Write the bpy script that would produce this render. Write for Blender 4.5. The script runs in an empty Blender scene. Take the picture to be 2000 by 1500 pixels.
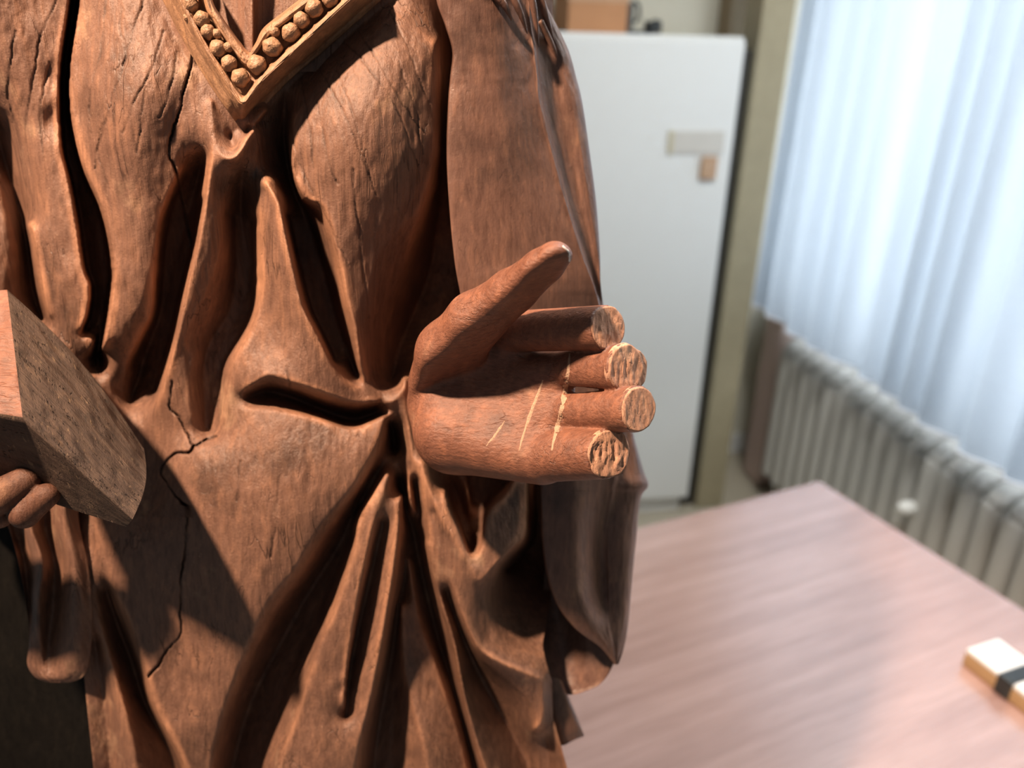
import bpy, bmesh, math, random
import numpy as np
from mathutils import Vector, Matrix, noise as mnoise
from mathutils.bvhtree import BVHTree

SC = bpy.context.scene
COL = SC.collection
rng = np.random.default_rng(7)
random.seed(7)

# ------------------------------------------------------------------ camera
F_PX = 1550.0
YAW, PITCH, ROLL = math.radians(10.1), math.radians(23.2), math.radians(1.5)
CAM = np.array([0.0, 0.0, 1.6])
Hd = np.array([math.sin(YAW), math.cos(YAW), 0]); R0 = np.array([math.cos(YAW), -math.sin(YAW), 0]); Zv = np.array([0, 0, 1.0])
Fv = Hd * math.cos(PITCH) - Zv * math.sin(PITCH)
U0 = Hd * math.sin(PITCH) + Zv * math.cos(PITCH)
Rv = R0 * math.cos(ROLL) + U0 * math.sin(ROLL)
Uv = -R0 * math.sin(ROLL) + U0 * math.cos(ROLL)
cd = bpy.data.cameras.new('camera'); cam = bpy.data.objects.new('camera', cd); COL.objects.link(cam)
cd.sensor_width = 36.0; cd.lens = 36.0 * F_PX / 2000.0
cam.matrix_world = Matrix(((Rv[0], Uv[0], -Fv[0], CAM[0]), (Rv[1], Uv[1], -Fv[1], CAM[1]), (Rv[2], Uv[2], -Fv[2], CAM[2]), (0, 0, 0, 1)))
cd.clip_start = 0.02
cd.dof.use_dof = True
cd.dof.focus_distance = 0.395
cd.dof.aperture_fstop = 5.0
SC.camera = cam

# ------------------------------------------------------------------ world, lights, exposure
SC.view_settings.view_transform = 'Standard'
SC.view_settings.look = 'None'
SC.view_settings.gamma = 1.0
SC.view_settings.use_curve_mapping = False
SC.view_settings.exposure = 0.0
w = bpy.data.worlds.new('room_ambient'); SC.world = w; w.use_nodes = True
w.node_tree.nodes['Background'].inputs[0].default_value = (0.92, 0.96, 1.0, 1)
w.node_tree.nodes['Background'].inputs[1].default_value = 0.12


def light(name, kind, loc, target, energy, color, size=0.1, size_y=None):
    l = bpy.data.lights.new(name, kind); o = bpy.data.objects.new(name, l); COL.objects.link(o)
    o.location = loc; l.energy = energy; l.color = color
    if kind == 'AREA':
        l.size = size
        if size_y: l.shape = 'RECTANGLE'; l.size_y = size_y
    else:
        l.shadow_soft_size = size
    o.rotation_euler = (Vector(target) - Vector(loc)).to_track_quat('-Z', 'Y').to_euler()
    return o


LDIR = -0.64 * Rv + 0.96 * Uv - 0.95 * Fv
LDIR = LDIR / np.linalg.norm(LDIR)
STATUE_C = CAM + Fv * 0.46
AIM = CAM + 0.47 * (Fv - 0.22 * Rv - 0.02 * Uv)
key = light('spot_lamp', 'SPOT', tuple(STATUE_C + LDIR * 1.25), tuple(AIM), 192, (1.0, 0.715, 0.50), 0.035)
key.data.spot_size = math.radians(46); key.data.spot_blend = 0.7
light('window_daylight', 'AREA', (1.74, 1.76, 1.44), (1.2, 1.76, 1.44), 62, (0.86, 0.93, 1.0), 2.15, 1.5)
light('table_fill_light', 'AREA', (1.0, 0.95, 2.6), (1.0, 1.25, 0.0), 40, (0.99, 0.99, 0.97), 0.6)  # added fill to brighten table, cabinet and radiator, no known lamp there

# ------------------------------------------------------------------ helpers


def link(name, me, parent=None, mats=()):
    o = bpy.data.objects.new(name, me); COL.objects.link(o)
    for m in mats: me.materials.append(m)
    if parent is not None: o.parent = parent
    return o


def tag(o, label=None, cat=None, group=None, kind=None):
    if label: o['label'] = label
    if cat: o['category'] = cat
    if group: o['group'] = group
    if kind: o['kind'] = kind
    return o


def empty(name, loc, rotz=0.0):
    o = bpy.data.objects.new(name, None); COL.objects.link(o)
    o.location = loc; o.rotation_euler = (0, 0, rotz); o.empty_display_size = 0.05
    return o


def mesh_np(name, V, faces, smooth=True):
    """V (n,3), faces (m,4) or (m,3) numpy"""
    me = bpy.data.meshes.new(name)
    faces = np.asarray(faces, dtype=np.int32); n = faces.shape[1]
    me.vertices.add(len(V)); me.vertices.foreach_set('co', np.asarray(V, dtype=np.float32).ravel())
    me.loops.add(faces.size); me.loops.foreach_set('vertex_index', faces.ravel())
    me.polygons.add(len(faces))
    me.polygons.foreach_set('loop_start', np.arange(0, faces.size, n, dtype=np.int32))
    me.polygons.foreach_set('loop_total', np.full(len(faces), n, dtype=np.int32))
    me.polygons.foreach_set('use_smooth', np.full(len(faces), smooth, dtype=bool))
    me.update(calc_edges=True); me.validate()
    return me


def bm_mesh(name, bm, smooth=False):
    me = bpy.data.meshes.new(name); bm.normal_update(); bm.to_mesh(me); bm.free()
    if smooth:
        me.polygons.foreach_set('use_smooth', np.ones(len(me.polygons), dtype=bool))
    return me


def box_bm(bm, lo, hi, bevel=0.0, seg=2, mat=None):
    r = bmesh.ops.create_cube(bm, size=1.0)
    vs = r['verts']
    lo = Vector(lo); hi = Vector(hi); c = (lo + hi) / 2; s = hi - lo
    for v in vs: v.co = Vector((v.co.x * s.x, v.co.y * s.y, v.co.z * s.z)) + c
    if bevel > 0:
        es = list({e for v in vs for e in v.link_edges})
        bmesh.ops.bevel(bm, geom=es, offset=bevel, segments=seg, affect='EDGES', profile=0.5)
    return bm


def box(name, lo, hi, mat, parent=None, bevel=0.0, seg=2):
    bm = bmesh.new(); box_bm(bm, lo, hi, bevel, seg)
    return link(name, bm_mesh(name, bm), parent, [mat])


def tube_np(pts, radii, seg=10, cap=True):
    pts = np.asarray(pts, float); n = len(pts)
    radii = np.broadcast_to(np.asarray(radii, float), (n,))
    T = np.gradient(pts, axis=0); T /= np.linalg.norm(T, axis=1)[:, None] + 1e-12
    up = np.array([0.13, 0.27, 0.95]); V = []
    for i in range(n):
        a = np.cross(T[i], up); a /= np.linalg.norm(a) + 1e-12; b = np.cross(T[i], a)
        for k in range(seg):
            t = 2 * math.pi * k / seg
            V.append(pts[i] + radii[i] * (math.cos(t) * a + math.sin(t) * b))
    Fc = []
    for i in range(n - 1):
        for k in range(seg):
            k2 = (k + 1) % seg
            Fc.append((i * seg + k, i * seg + k2, (i + 1) * seg + k2, (i + 1) * seg + k))
    return np.array(V), Fc, n, seg


def tube(name, pts, radii, mat, parent=None, seg=10):
    V, Fc, n, s = tube_np(pts, radii, seg)
    bm = bmesh.new(); vs = [bm.verts.new(v) for v in V]
    for q in Fc: bm.faces.new([vs[i] for i in q])
    bm.faces.new([vs[i] for i in range(s)][::-1]); bm.faces.new([vs[(n - 1) * s + i] for i in range(s)])
    bmesh.ops.recalc_face_normals(bm, faces=bm.faces)
    return link(name, bm_mesh(name, bm, True), parent, [mat])


def crom(P, n):
    """Catmull-Rom (chord-length parametrised linear blend) resample of control rows P (k,d) to n points"""
    P = np.asarray(P, float); k = len(P)
    if k == 2:
        t = np.linspace(0, 1, n)[:, None]; return P[0] * (1 - t) + P[1] * t
    t = np.linspace(0, k - 1, n); i = np.clip(t.astype(int), 0, k - 2); u = (t - i)[:, None]
    g = lambda j: P[np.clip(j, 0, k - 1)]
    p0, p1, p2, p3 = g(i - 1), g(i), g(i + 1), g(i + 2)
    p0 = np.where((i == 0)[:, None], 2 * p1 - p2, p0); p3 = np.where((i == k - 2)[:, None], 2 * p2 - p1, p3)
    return 0.5 * (2 * p1 + (p2 - p0) * u + (2 * p0 - 5 * p1 + 4 * p2 - p3) * u ** 2 + (3 * p1 - p0 - 3 * p2 + p3) * u ** 3)


def vnoise(shape, sy, sx, seed):
    """smooth value noise, cells of sy x sx samples"""
    r = np.random.default_rng(seed); h, w_ = shape
    gy, gx = int(h / sy) + 4, int(w_ / sx) + 4
    G = r.uniform(-1, 1, (gy, gx))
    y = np.arange(h) / sy; x = np.arange(w_) / sx
    iy = y.astype(int); ix = x.astype(int); fy = y - iy; fx = x - ix
    fy = fy * fy * (3 - 2 * fy); fx = fx * fx * (3 - 2 * fx)
    A = G[np.ix_(iy, ix)]; B = G[np.ix_(iy, ix + 1)]; C_ = G[np.ix_(iy + 1, ix)]; D = G[np.ix_(iy + 1, ix + 1)]
    return (A * (1 - fx) + B * fx) * (1 - fy)[:, None] + (C_ * (1 - fx) + D * fx) * fy[:, None]


# ------------------------------------------------------------------ materials


def new_mat(name):
    m = bpy.data.materials.new(name); m.use_nodes = True
    nt = m.node_tree; b = nt.nodes['Principled BSDF']
    return m, nt, b


def N(nt, typ, **kw):
    n = nt.nodes.new(typ)
    for k, v in kw.items():
        if k.startswith('i_'):
            n.inputs[k[2:].replace('_', ' ')].default_value = v
        else: setattr(n, k, v)
    return n


def plain(name, col, rough=0.5, spec=0.5, bump=0.0, bscale=60, var=0.06, metal=0.0):
    m, nt, b = new_mat(name)
    b.inputs['Roughness'].default_value = rough; b.inputs['Specular IOR Level'].default_value = spec; b.inputs['Metallic'].default_value = metal
    tc = N(nt, 'ShaderNodeTexCoord'); nz = N(nt, 'ShaderNodeTexNoise', i_Scale=bscale, i_Detail=4.0)
    nt.links.new(tc.outputs['Object'], nz.inputs['Vector'])
    mx = N(nt, 'ShaderNodeMix', data_type='RGBA')
    nt.links.new(nz.outputs['Fac'], mx.inputs[0])
    mx.inputs[6].default_value = tuple(c * (1 - var) for c in col) + (1,); mx.inputs[7].default_value = tuple(min(1, c * (1 + var)) for c in col) + (1,)
    nt.links.new(mx.outputs[2], b.inputs['Base Color'])
    if bump:
        bp = N(nt, 'ShaderNodeBump', i_Strength=bump, i_Distance=0.002)
        nt.links.new(nz.outputs['Fac'], bp.inputs['Height']); nt.links.new(bp.outputs['Normal'], b.inputs['Normal'])
    return m


def ramp(nt, fac, stops):
    r = N(nt, 'ShaderNodeValToRGB'); cr = r.color_ramp
    while len(cr.elements) < len(stops): cr.elements.new(0.5)
    for e, (p, c) in zip(cr.elements, stops):
        e.position = p; e.color = tuple(c) + (1,) if len(c) == 3 else c
    nt.links.new(fac, r.inputs['Fac']); return r.outputs['Color']


def mixc(nt, fac, a, b_, mode='MIX'):
    m = N(nt, 'ShaderNodeMix', data_type='RGBA', blend_type=mode)
    for s, v in ((0, fac), (6, a), (7, b_)):
        if isinstance(v, (tuple, float, int)): m.inputs[s].default_value = v if not isinstance(v, tuple) else (v + (1,) if len(v) == 3 else v)
        else: nt.links.new(v, m.inputs[s])
    return m.outputs[2]


def wood(name, dark, mid, tan, rough=0.42, grain=(1, 1, 0.10), fine=420, bumpd=0.0009, crackle=0.6, uv=False, patch=16, rot=None, spec=0.5, attrs=False):
    """old carved wood: patchy worn stain, streaks along the grain, hairline drying cracks"""
    m, nt, b = new_mat(name)
    tc = N(nt, 'ShaderNodeTexCoord'); mp = N(nt, 'ShaderNodeMapping')
    mp.inputs['Scale'].default_value = grain
    if rot: mp.inputs['Rotation'].default_value = rot
    src = tc.outputs['UV'] if uv else tc.outputs['Object']
    nt.links.new(src, mp.inputs['Vector'])
    # large patches of wear
    n1 = N(nt, 'ShaderNodeTexNoise', i_Scale=patch, i_Detail=6.0, i_Roughness=0.62); nt.links.new(src, n1.inputs['Vector'])
    # warp the grain a little
    nw = N(nt, 'ShaderNodeTexNoise', i_Scale=9.0, i_Detail=2.0); nt.links.new(src, nw.inputs['Vector'])
    wv = N(nt, 'ShaderNodeVectorMath', operation='MULTIPLY_ADD'); nt.links.new(nw.outputs['Color'], wv.inputs[0])
    wv.inputs[1].default_value = (0.012, 0.012, 0.012); nt.links.new(mp.outputs['Vector'], wv.inputs[2])
    n2 = N(nt, 'ShaderNodeTexNoise', i_Scale=fine, i_Detail=5.0, i_Roughness=0.6); nt.links.new(wv.outputs[0], n2.inputs['Vector'])
    n3 = N(nt, 'ShaderNodeTexNoise', i_Scale=fine * 0.28, i_Detail=3.0); nt.links.new(wv.outputs[0], n3.inputs['Vector'])
    n4 = N(nt, 'ShaderNodeTexNoise', i_Scale=fine * 1.4, i_Detail=6.0, i_Roughness=0.7); nt.links.new(src, n4.inputs['Vector'])
    c1 = ramp(nt, n1.outputs['Fac'], [(0.30, dark), (0.46, mid), (0.60, mid), (0.74, tan)])
    c2 = ramp(nt, n2.outputs['Fac'], [(0.28, (0.62, 0.58, 0.55)), (0.5, (1, 1, 1)), (0.75, (1.28, 1.24, 1.15))])
    col = mixc(nt, 0.8, c1, c2, 'MULTIPLY')
    # pale flecks of the medullary rays
    mf = N(nt, 'ShaderNodeMapping'); mf.inputs['Scale'].default_value = (1, 1, 0.26) if not uv else (0.3, 1, 1); nt.links.new(src, mf.inputs['Vector'])
    nf = N(nt, 'ShaderNodeTexNoise', i_Scale=fine * 0.42, i_Detail=2.0, i_Roughness=0.4); nt.links.new(mf.outputs['Vector'], nf.inputs['Vector'])
    fl = ramp(nt, nf.outputs['Fac'], [(0.40, (0.82, 0.80, 0.80)), (0.5, (1, 1, 1)), (0.58, (1.06, 1.05, 1.02)), (0.63, (1.42, 1.38, 1.28))])
    col = mixc(nt, 0.5, col, fl, 'MULTIPLY')
    # worn specks
    sp = ramp(nt, n4.outputs['Fac'], [(0.60, (0, 0, 0)), (0.72, (1, 1, 1))])
    spm = N(nt, 'ShaderNodeMath', operation='MULTIPLY'); nt.links.new(sp, spm.inputs[0]); nt.links.new(n1.outputs['Fac'], spm.inputs[1])
    col = mixc(nt, spm.outputs[0], col, tuple(min(1, c * 1.15) for c in tan))
    # hairline cracks along the grain
    cr = ramp(nt, n3.outputs['Fac'], [(0.485, (0, 0, 0)), (0.5, (1, 1, 1)), (0.515, (0, 0, 0))])
    n5 = N(nt, 'ShaderNodeTexNoise', i_Scale=30.0, i_Detail=2.0); nt.links.new(src, n5.inputs['Vector'])
    cm = ramp(nt, n5.outputs['Fac'], [(0.50, (0, 0, 0)), (0.66, (1, 1, 1))])
    cq = N(nt, 'ShaderNodeMath', operation='MULTIPLY'); nt.links.new(cr, cq.inputs[0]); nt.links.new(cm, cq.inputs[1])
    cs = N(nt, 'ShaderNodeMath', operation='MULTIPLY'); nt.links.new(cq.outputs[0], cs.inputs[0]); cs.inputs[1].default_value = crackle
    col = mixc(nt, cs.outputs[0], col, tuple(c * 0.35 for c in dark))
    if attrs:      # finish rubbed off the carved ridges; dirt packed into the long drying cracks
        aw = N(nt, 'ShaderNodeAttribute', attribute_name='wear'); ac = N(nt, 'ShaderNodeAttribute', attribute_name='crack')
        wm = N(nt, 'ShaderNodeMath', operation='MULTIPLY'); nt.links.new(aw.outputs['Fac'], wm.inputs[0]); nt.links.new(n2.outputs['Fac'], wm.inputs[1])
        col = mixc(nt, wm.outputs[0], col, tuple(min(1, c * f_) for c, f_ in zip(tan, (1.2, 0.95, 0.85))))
        col = mixc(nt, ac.outputs['Fac'], col, tuple(c * 0.18 for c in dark))
    nt.links.new(col, b.inputs['Base Color'])
    rr = N(nt, 'ShaderNodeMapRange'); nt.links.new(n1.outputs['Fac'], rr.inputs[0])
    rr.inputs[1].default_value = 0.3; rr.inputs[2].default_value = 0.7; rr.inputs[3].default_value = rough - 0.08; rr.inputs[4].default_value = rough + 0.14
    nt.links.new(rr.outputs[0], b.inputs['Roughness']); b.inputs['Specular IOR Level'].default_value = spec
    # relief
    hs = N(nt, 'ShaderNodeMath', operation='SUBTRACT'); nt.links.new(n2.outputs['Fac'], hs.inputs[0]); nt.links.new(cs.outputs[0], hs.inputs[1])
    ha = N(nt, 'ShaderNodeMath', operation='MULTIPLY_ADD'); nt.links.new(n4.outputs['Fac'], ha.inputs[0]); ha.inputs[1].default_value = 0.5; nt.links.new(hs.outputs[0], ha.inputs[2])
    bp = N(nt, 'ShaderNodeBump', i_Strength=0.85, i_Distance=bumpd)
    nt.links.new(ha.outputs[0], bp.inputs['Height']); nt.links.new(bp.outputs['Normal'], b.inputs['Normal'])
    return m


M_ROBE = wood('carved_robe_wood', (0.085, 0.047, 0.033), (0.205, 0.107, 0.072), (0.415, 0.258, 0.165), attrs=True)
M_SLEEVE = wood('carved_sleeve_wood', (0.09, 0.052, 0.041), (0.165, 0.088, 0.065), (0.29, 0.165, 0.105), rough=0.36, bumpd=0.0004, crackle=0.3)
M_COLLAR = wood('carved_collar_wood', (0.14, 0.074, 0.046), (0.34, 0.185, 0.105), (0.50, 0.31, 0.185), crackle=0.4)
M_HAND = wood('carved_hand_wood', (0.13, 0.056, 0.038), (0.225, 0.094, 0.058), (0.34, 0.175, 0.11), rough=0.40, bumpd=0.0008, crackle=0.35, grain=(0.25, 1, 1), fine=520, patch=34)
M_BOOK = wood('weathered_book_wood', (0.050, 0.036, 0.030), (0.105, 0.070, 0.054), (0.33, 0.225, 0.14), rough=0.6, uv=True, grain=(0.09, 1, 1), fine=26, bumpd=0.003, crackle=0.9, patch=14.0, spec=0.25)
M_RAW = wood('raw_broken_wood', (0.38, 0.19, 0.125), (0.56, 0.31, 0.21), (0.68, 0.44, 0.32), rough=0.7, grain=(1, 1, 0.10), fine=800, bumpd=0.0005, crackle=0.6, patch=60, spec=0.2)
M_BEAD = plain('worn_bead_wood', (0.36, 0.205, 0.12), 0.45, 0.4, 0.5, 2.5, 0.35)
M_CLOAK_SHADE = wood('shaded_cloak_wood', (0.005, 0.005, 0.005), (0.008, 0.007, 0.006), (0.016, 0.013, 0.010), rough=0.55, crackle=0.1, spec=0.12)  # near-black: the shade over the cloak is put into its colour
M_PALE = plain('worn_pale_gesso', (0.46, 0.30, 0.205), 0.7, 0.2, 0.4, 900, 0.35)
M_TIP = plain('white_tip_edge', (0.78, 0.76, 0.74), 0.6, 0.3, 0.2, 900, 0.1)

# ------------------------------------------------------------------ statue frame
D0 = 0.46                      # metres along the optical axis to the mean carving plane
UN = D0 / F_PX                 # one carving unit, about 0.3 mm
TABLE_Z = 0.74
base_pt = CAM + Hd * 0.56
BASE = np.array([base_pt[0] - 0.10 * R0[0], base_pt[1] - 0.10 * R0[1], TABLE_Z])
statue = empty('wooden_statue', tuple(BASE), -YAW)
tag(statue, 'carved dark brown wooden robed statue with broken-fingered open hand on the table', 'statue')
RZ = np.array([R0, Hd, Zv])     # world -> statue local rotation


def at(x, y, h):
    """a point of the statue, in the statue's local metres: sight line through (x, y), h carving units in front of the mean plane"""
    x = np.asarray(x, float); y = np.asarray(y, float); h = np.asarray(h, float)
    d = (D0 - h * UN)[..., None]
    P = CAM + d * (Fv + Rv * ((x - 1000) / F_PX)[..., None] - Uv * ((y - 750) / F_PX)[..., None])
    return (P - BASE) @ RZ.T


def B(x, y):
    """the torso under the drapery: upright, belly forward, rounding back to both sides"""
    x = np.asarray(x, float); y = np.asarray(y, float)
    return -0.22 * (y - 750) - 120 * ((x - 480) / 600.0) ** 2


# ------------------------------------------------------------------ drapery relief of the robe
CURVES = []   # (points, finest grid step at which the curve is held)


def K(pts, hold=2): CURVES.append((np.array(pts, float), hold))


def gap(left, right, hl, hr, depth, inset=6):
    left = np.array(left, float); right = np.array(right, float)
    K([(x, y, hl) for x, y in left]); K([(x, y, hr) for x, y in right])
    K([(x + inset, y, depth) for x, y in left]); K([(x - inset, y, depth) for x, y in right])


# open split at the left
gap([(136, -70), (136, 0), (119, 122), (116, 210), (121, 290), (135, 350), (150, 430), (163, 520), (176, 560), (172, 610), (160, 645)],
    [(158, -70), (157, 0), (139, 122), (138, 210), (150, 280), (168, 340), (196, 402), (213, 465), (221, 525), (220, 560), (210, 625), (200, 680)], -4, 6, -95)
K([(165, 655, -15), (182, 665, -12), (172, 690, -18)]); K([(190, 690, -80), (192, 715, -70)])
# strip A left of the split
K([(60, -70, 8), (62, 100, 14), (66, 250, 14), (78, 360, 8), (100, 460, 4), (115, 560, 0), (120, 640, -5)], 8)
K([(-10, 230, -30), (2, 280, -50), (21, 350, -60), (42, 420, -65), (54, 480, -70), (64, 560, -75), (84, 625, -75)])
K([(-60, 300, -15), (-10, 360, -18), (15, 430, -18), (25, 500, -20), (30, 570, -25)], 4)
K([(60, 440, 0), (72, 500, 0), (82, 560, 0), (96, 620, -5)])
# bulge 2
K([(270, -70, 28), (262, 100, 42), (262, 215, 58), (262, 300, 46), (262, 380, 30)], 16)
K([(258, 400, 22), (262, 500, 14), (252, 600, 6), (228, 690, -8), (208, 745, -28)], 8)
K([(385, -70, 14), (378, 35, 14), (364, 165, 16), (352, 210, 16), (338, 300, 12)], 4)
K([(350, 330, 6), (322, 395, 4), (309, 450, 0), (303, 530, -6), (297, 608, -12), (280, 646, -18), (252, 702, -26), (233, 760, -46)])
K([(398, 300, -14), (390, 345, -62), (368, 420, -84), (345, 500, -90), (326, 570, -94), (302, 640, -94), (276, 720, -88), (254, 785, -66)])
K([(366, 345, -46), (340, 400, -70), (326, 460, -84), (318, 540, -92), (311, 615, -92), (293, 655, -88), (265, 712, -80)])
K([(392, 390, -66), (375, 475, -82), (364, 520, -88), (346, 592, -90), (334, 650, -88), (319, 705, -82), (302, 765, -70)])
# ridge 3 below the collar tip
K([(413, 196, 16), (416, 262, 24), (411, 315, 30), (402, 385, 30), (388, 472, 26), (378, 513, 22), (360, 590, 15), (348, 646, 10), (334, 702, 0), (316, 765, -8), (302, 817, -20)])
K([(416, 262, 24), (428, 298, 32), (447, 311, 36), (466, 300, 32), (492, 252, 20), (520, 215, 14)])
K([(448, 262, -6), (455, 285, 4)])
K([(430, 340, 14), (436, 420, 8), (444, 480, 0), (420, 560, -6), (390, 620, -6)], 8)
# hollow 3
K([(474, 335, -6), (470, 400, -46), (474, 450, -60), (482, 540, -70), (468, 610, -64), (425, 685, -46), (409, 760, -46), (410, 842, -38)])
K([(458, 420, -48), (460, 500, -62), (450, 600, -62), (404, 685, -46), (398, 760, -44), (402, 838, -38)]); K([(492, 430, -52), (493, 520, -68), (490, 600, -62), (470, 650, -52), (436, 710, -46), (428, 770, -44), (420, 830, -34)])
K([(385, 690, -14), (372, 740, -12), (375, 820, -12)], 4)
# tent 4
K([(521, 357, 20), (546, 402, 30), (560, 465, 36), (568, 502, 38), (591, 597, 38), (616, 646, 34), (640, 695, 28), (665, 740, 16), (700, 772, 4)])
K([(516, 370, 6), (507, 437, 2), (502, 500, -6), (506, 560, -6), (487, 640, -4), (452, 703, -2), (440, 765, -6), (432, 830, -14)], 4)
K([(540, 560, 6), (532, 640, -2), (524, 690, 4)], 8)
K([(470, 762, 4), (492, 750, 18), (525, 733, 28), (574, 747, 32), (630, 765, 26), (690, 785, 8), (738, 783, 0)])
K([(486, 775, -24), (525, 764, -50), (577, 778, -64), (630, 801, -70), (690, 819, -70), (742, 804, -64)])
K([(470, 800, 2), (540, 802, 6), (620, 818, 6), (690, 837, 6), (750, 814, 2)])
# groove 4
K([(556, 180, -26), (556, 260, -58), (566, 330, -76), (582, 390, -86), (606, 445, -86), (622, 520, -86), (650, 600, -86), (678, 680, -80), (700, 735, -60)])
K([(592, 400, -78), (618, 470, -84), (642, 560, -88), (666, 650, -84), (692, 730, -60)]); K([(564, 420, -78), (582, 500, -86), (608, 600, -86), (632, 650, -84), (657, 705, -76)])
K([(576, 220, -6), (568, 300, 2), (574, 350, 4), (596, 390, 8)])
# bulge 5 and its tail
K([(760, -70, 14), (730, 40, 26), (712, 130, 44), (702, 230, 58), (706, 330, 52), (722, 420, 34)], 16)
K([(605, 392, 10), (633, 402, 20), (650, 455, 24), (668, 525, 24), (680, 590, 20), (692, 640, 18), (702, 710, 8), (712, 748, -5)])
K([(726, 470, 10), (742, 560, -14), (738, 650, -26), (738, 725, -34)], 8)
K([(852, 80, 10), (857, 250, 8), (850, 330, 2), (822, 420, -4), (800, 480, -24), (776, 560, -44), (754, 640, -54)], 4)
K([(866, -70, -30), (868, 60, -44), (868, 150, -56), (867, 300, -70), (860, 400, -110), (850, 460, -150), (838, 530, -160), (812, 600, -150), (782, 670, -118), (766, 740, -74)])
K([(930, -80, -130), (930, 300, -150), (940, 600, -160), (950, 880, -150)], 8)
K([(1090, -80, -150), (1090, 500, -170), (1090, 900, -170)], 8)
# bed of the collar
K([(290, -60, 6), (318, 20, 6), (372, 125, 6), (412, 190, 8), (462, 256, -2)]); K([(482, 262, -10), (528, 210, -16), (572, 162, -22), (628, 116, -22), (704, 50, -20), (770, -10, -16), (800, -60, -12)])
K([(410, -60, -60), (430, 10, -60), (470, 80, -60), (490, 100, -60), (510, 70, -60), (560, 10, -60), (640, -60, -60)]); K([(500, -60, -70), (495, 0, -70), (490, 60, -70)])
K([(360, -40, -10), (400, 60, -10), (460, 160, -10), (490, 175, -10), (530, 125, -12), (590, 60, -14), (690, -20, -14)])
# knot where the folds gather
K([(752, 788, -6), (772, 780, -4), (786, 760, -8)]); K([(762, 826, -78), (768, 850, -92), (772, 880, -90)])
K([(790, 740, -10), (792, 800, -8), (800, 860, -6), (806, 900, -4)])
# belly
K([(330, 905, 6), (450, 900, 20), (560, 895, 22), (650, 870, 18), (720, 845, 12)], 16)
K([(285, 850, -34), (300, 930, -26), (290, 1000, -10)], 8)
K([(760, 815, 4), (735, 870, 16), (700, 940, 24), (660, 990, 28), (620, 1040, 31), (568, 1124, 33), (520, 1180, 33), (496, 1240, 30), (460, 1320, 26), (432, 1400, 22), (412, 1492, 16), (398, 1620, 10)], 4)
K([(300, 1060, 6), (400, 1060, 20), (470, 1060, 26)], 16); K([(300, 1160, 14), (400, 1200, 12)], 16)
K([(352, 1240, -2), (348, 1310, -2), (360, 1400, 2)], 8); K([(400, 1270, 18), (378, 1380, 16)], 8)
K([(200, 1108, 0), (232, 1172, 10), (256, 1220, 14), (280, 1292, 16), (296, 1360, 16), (320, 1420, 14), (360, 1496, 10), (400, 1620, 6)])
K([(208, 1150, -28), (230, 1220, -50), (258, 1290, -60), (284, 1370, -66), (335, 1470, -66), (372, 1620, -58)])
K([(178, 1060, -8), (190, 1180, 4), (205, 1260, 8), (228, 1340, 8), (250, 1420, 6), (262, 1500, 5), (270, 1620, 5)], 4)
K([(186, 1250, -14), (204, 1370, -18), (216, 1500, -18), (222, 1620, -16)])
K([(160, 1300, -4), (170, 1400, 0), (182, 1492, 0), (190, 1620, 0)])
K([(100, 900, -40), (100, 1040, -60)], 8)
# valley 6
K([(752, 890, -34), (735, 925, -46), (700, 990, -66), (655, 1075, -82), (600, 1160, -88), (545, 1260, -92), (490, 1370, -92), (455, 1492, -88), (438, 1620, -80)])
K([(694, 1040, -60), (642, 1150, -66), (592, 1260, -66), (545, 1370, -60), (505, 1492, -54), (490, 1620, -50)], 4)
# ridges 9
K([(756, 924, 0), (724, 976, 10), (704, 1010, 12), (690, 1075, 14), (660, 1180, 14), (632, 1252, 10), (602, 1332, 6), (577, 1420, 6), (547, 1500, 6), (530, 1620, 6)])
K([(760, 930, 2), (738, 990, 16), (714, 1088, 20), (697, 1180, 20), (682, 1280, 16), (672, 1380, 12)])
K([(748, 1015, -16), (724, 1120, -28), (700, 1220, -34), (680, 1320, -34), (675, 1400, -18)])
K([(784, 968, 0), (777, 1040, 12), (764, 1140, 17), (744, 1260, 17), (724, 1360, 14), (704, 1440, 12), (692, 1500, 10), (680, 1620, 8)])
K([(630, 1420, 16), (620, 1500, 18), (610, 1620, 16)], 8)
# valley 8, ridges 10
K([(796, 1050, -60), (790, 1130, -70), (776, 1200, -76), (762, 1300, -80), (742, 1400, -80), (730, 1500, -76), (725, 1620, -66)]); K([(774, 1340, -66), (770, 1420, -64), (768, 1500, -60)])
K([(782, 1180, -44), (788, 1292, -34), (806, 1372, -24), (824, 1440, -12), (836, 1500, -6), (842, 1620, 0)])
K([(806, 1480, -34), (800, 1560, -30)], 4)
K([(796, 1092, -48), (820, 1212, -44), (852, 1300, -40), (884, 1392, -36), (912, 1492, -34), (940, 1620, -30)])
K([(784, 930, -78), (795, 1000, -82), (808, 1040, -88), (832, 1148, -92), (860, 1260, -92), (892, 1360, -88), (924, 1480, -82), (952, 1620, -80)])
K([(835, 1060, 0), (850, 1130, -4), (864, 1180, -8), (888, 1260, -6), (905, 1360, -2), (926, 1440, 2), (946, 1500, 2), (980, 1620, 2)])
K([(872, 1150, -34), (892, 1205, -52), (922, 1285, -68), (957, 1355, -74), (1002, 1435, -78), (1036, 1510, -74), (1060, 1620, -66)])
# small folds left of the sleeve mouth
K([(797, 905, -18), (799, 960, -8), (806, 1000, -18)]); K([(811, 935, -50), (818, 990, -52), (822, 1030, -40)])
K([(812, 900, 0), (824, 945, 8), (834, 1010, 2), (842, 1060, 2)])
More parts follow.
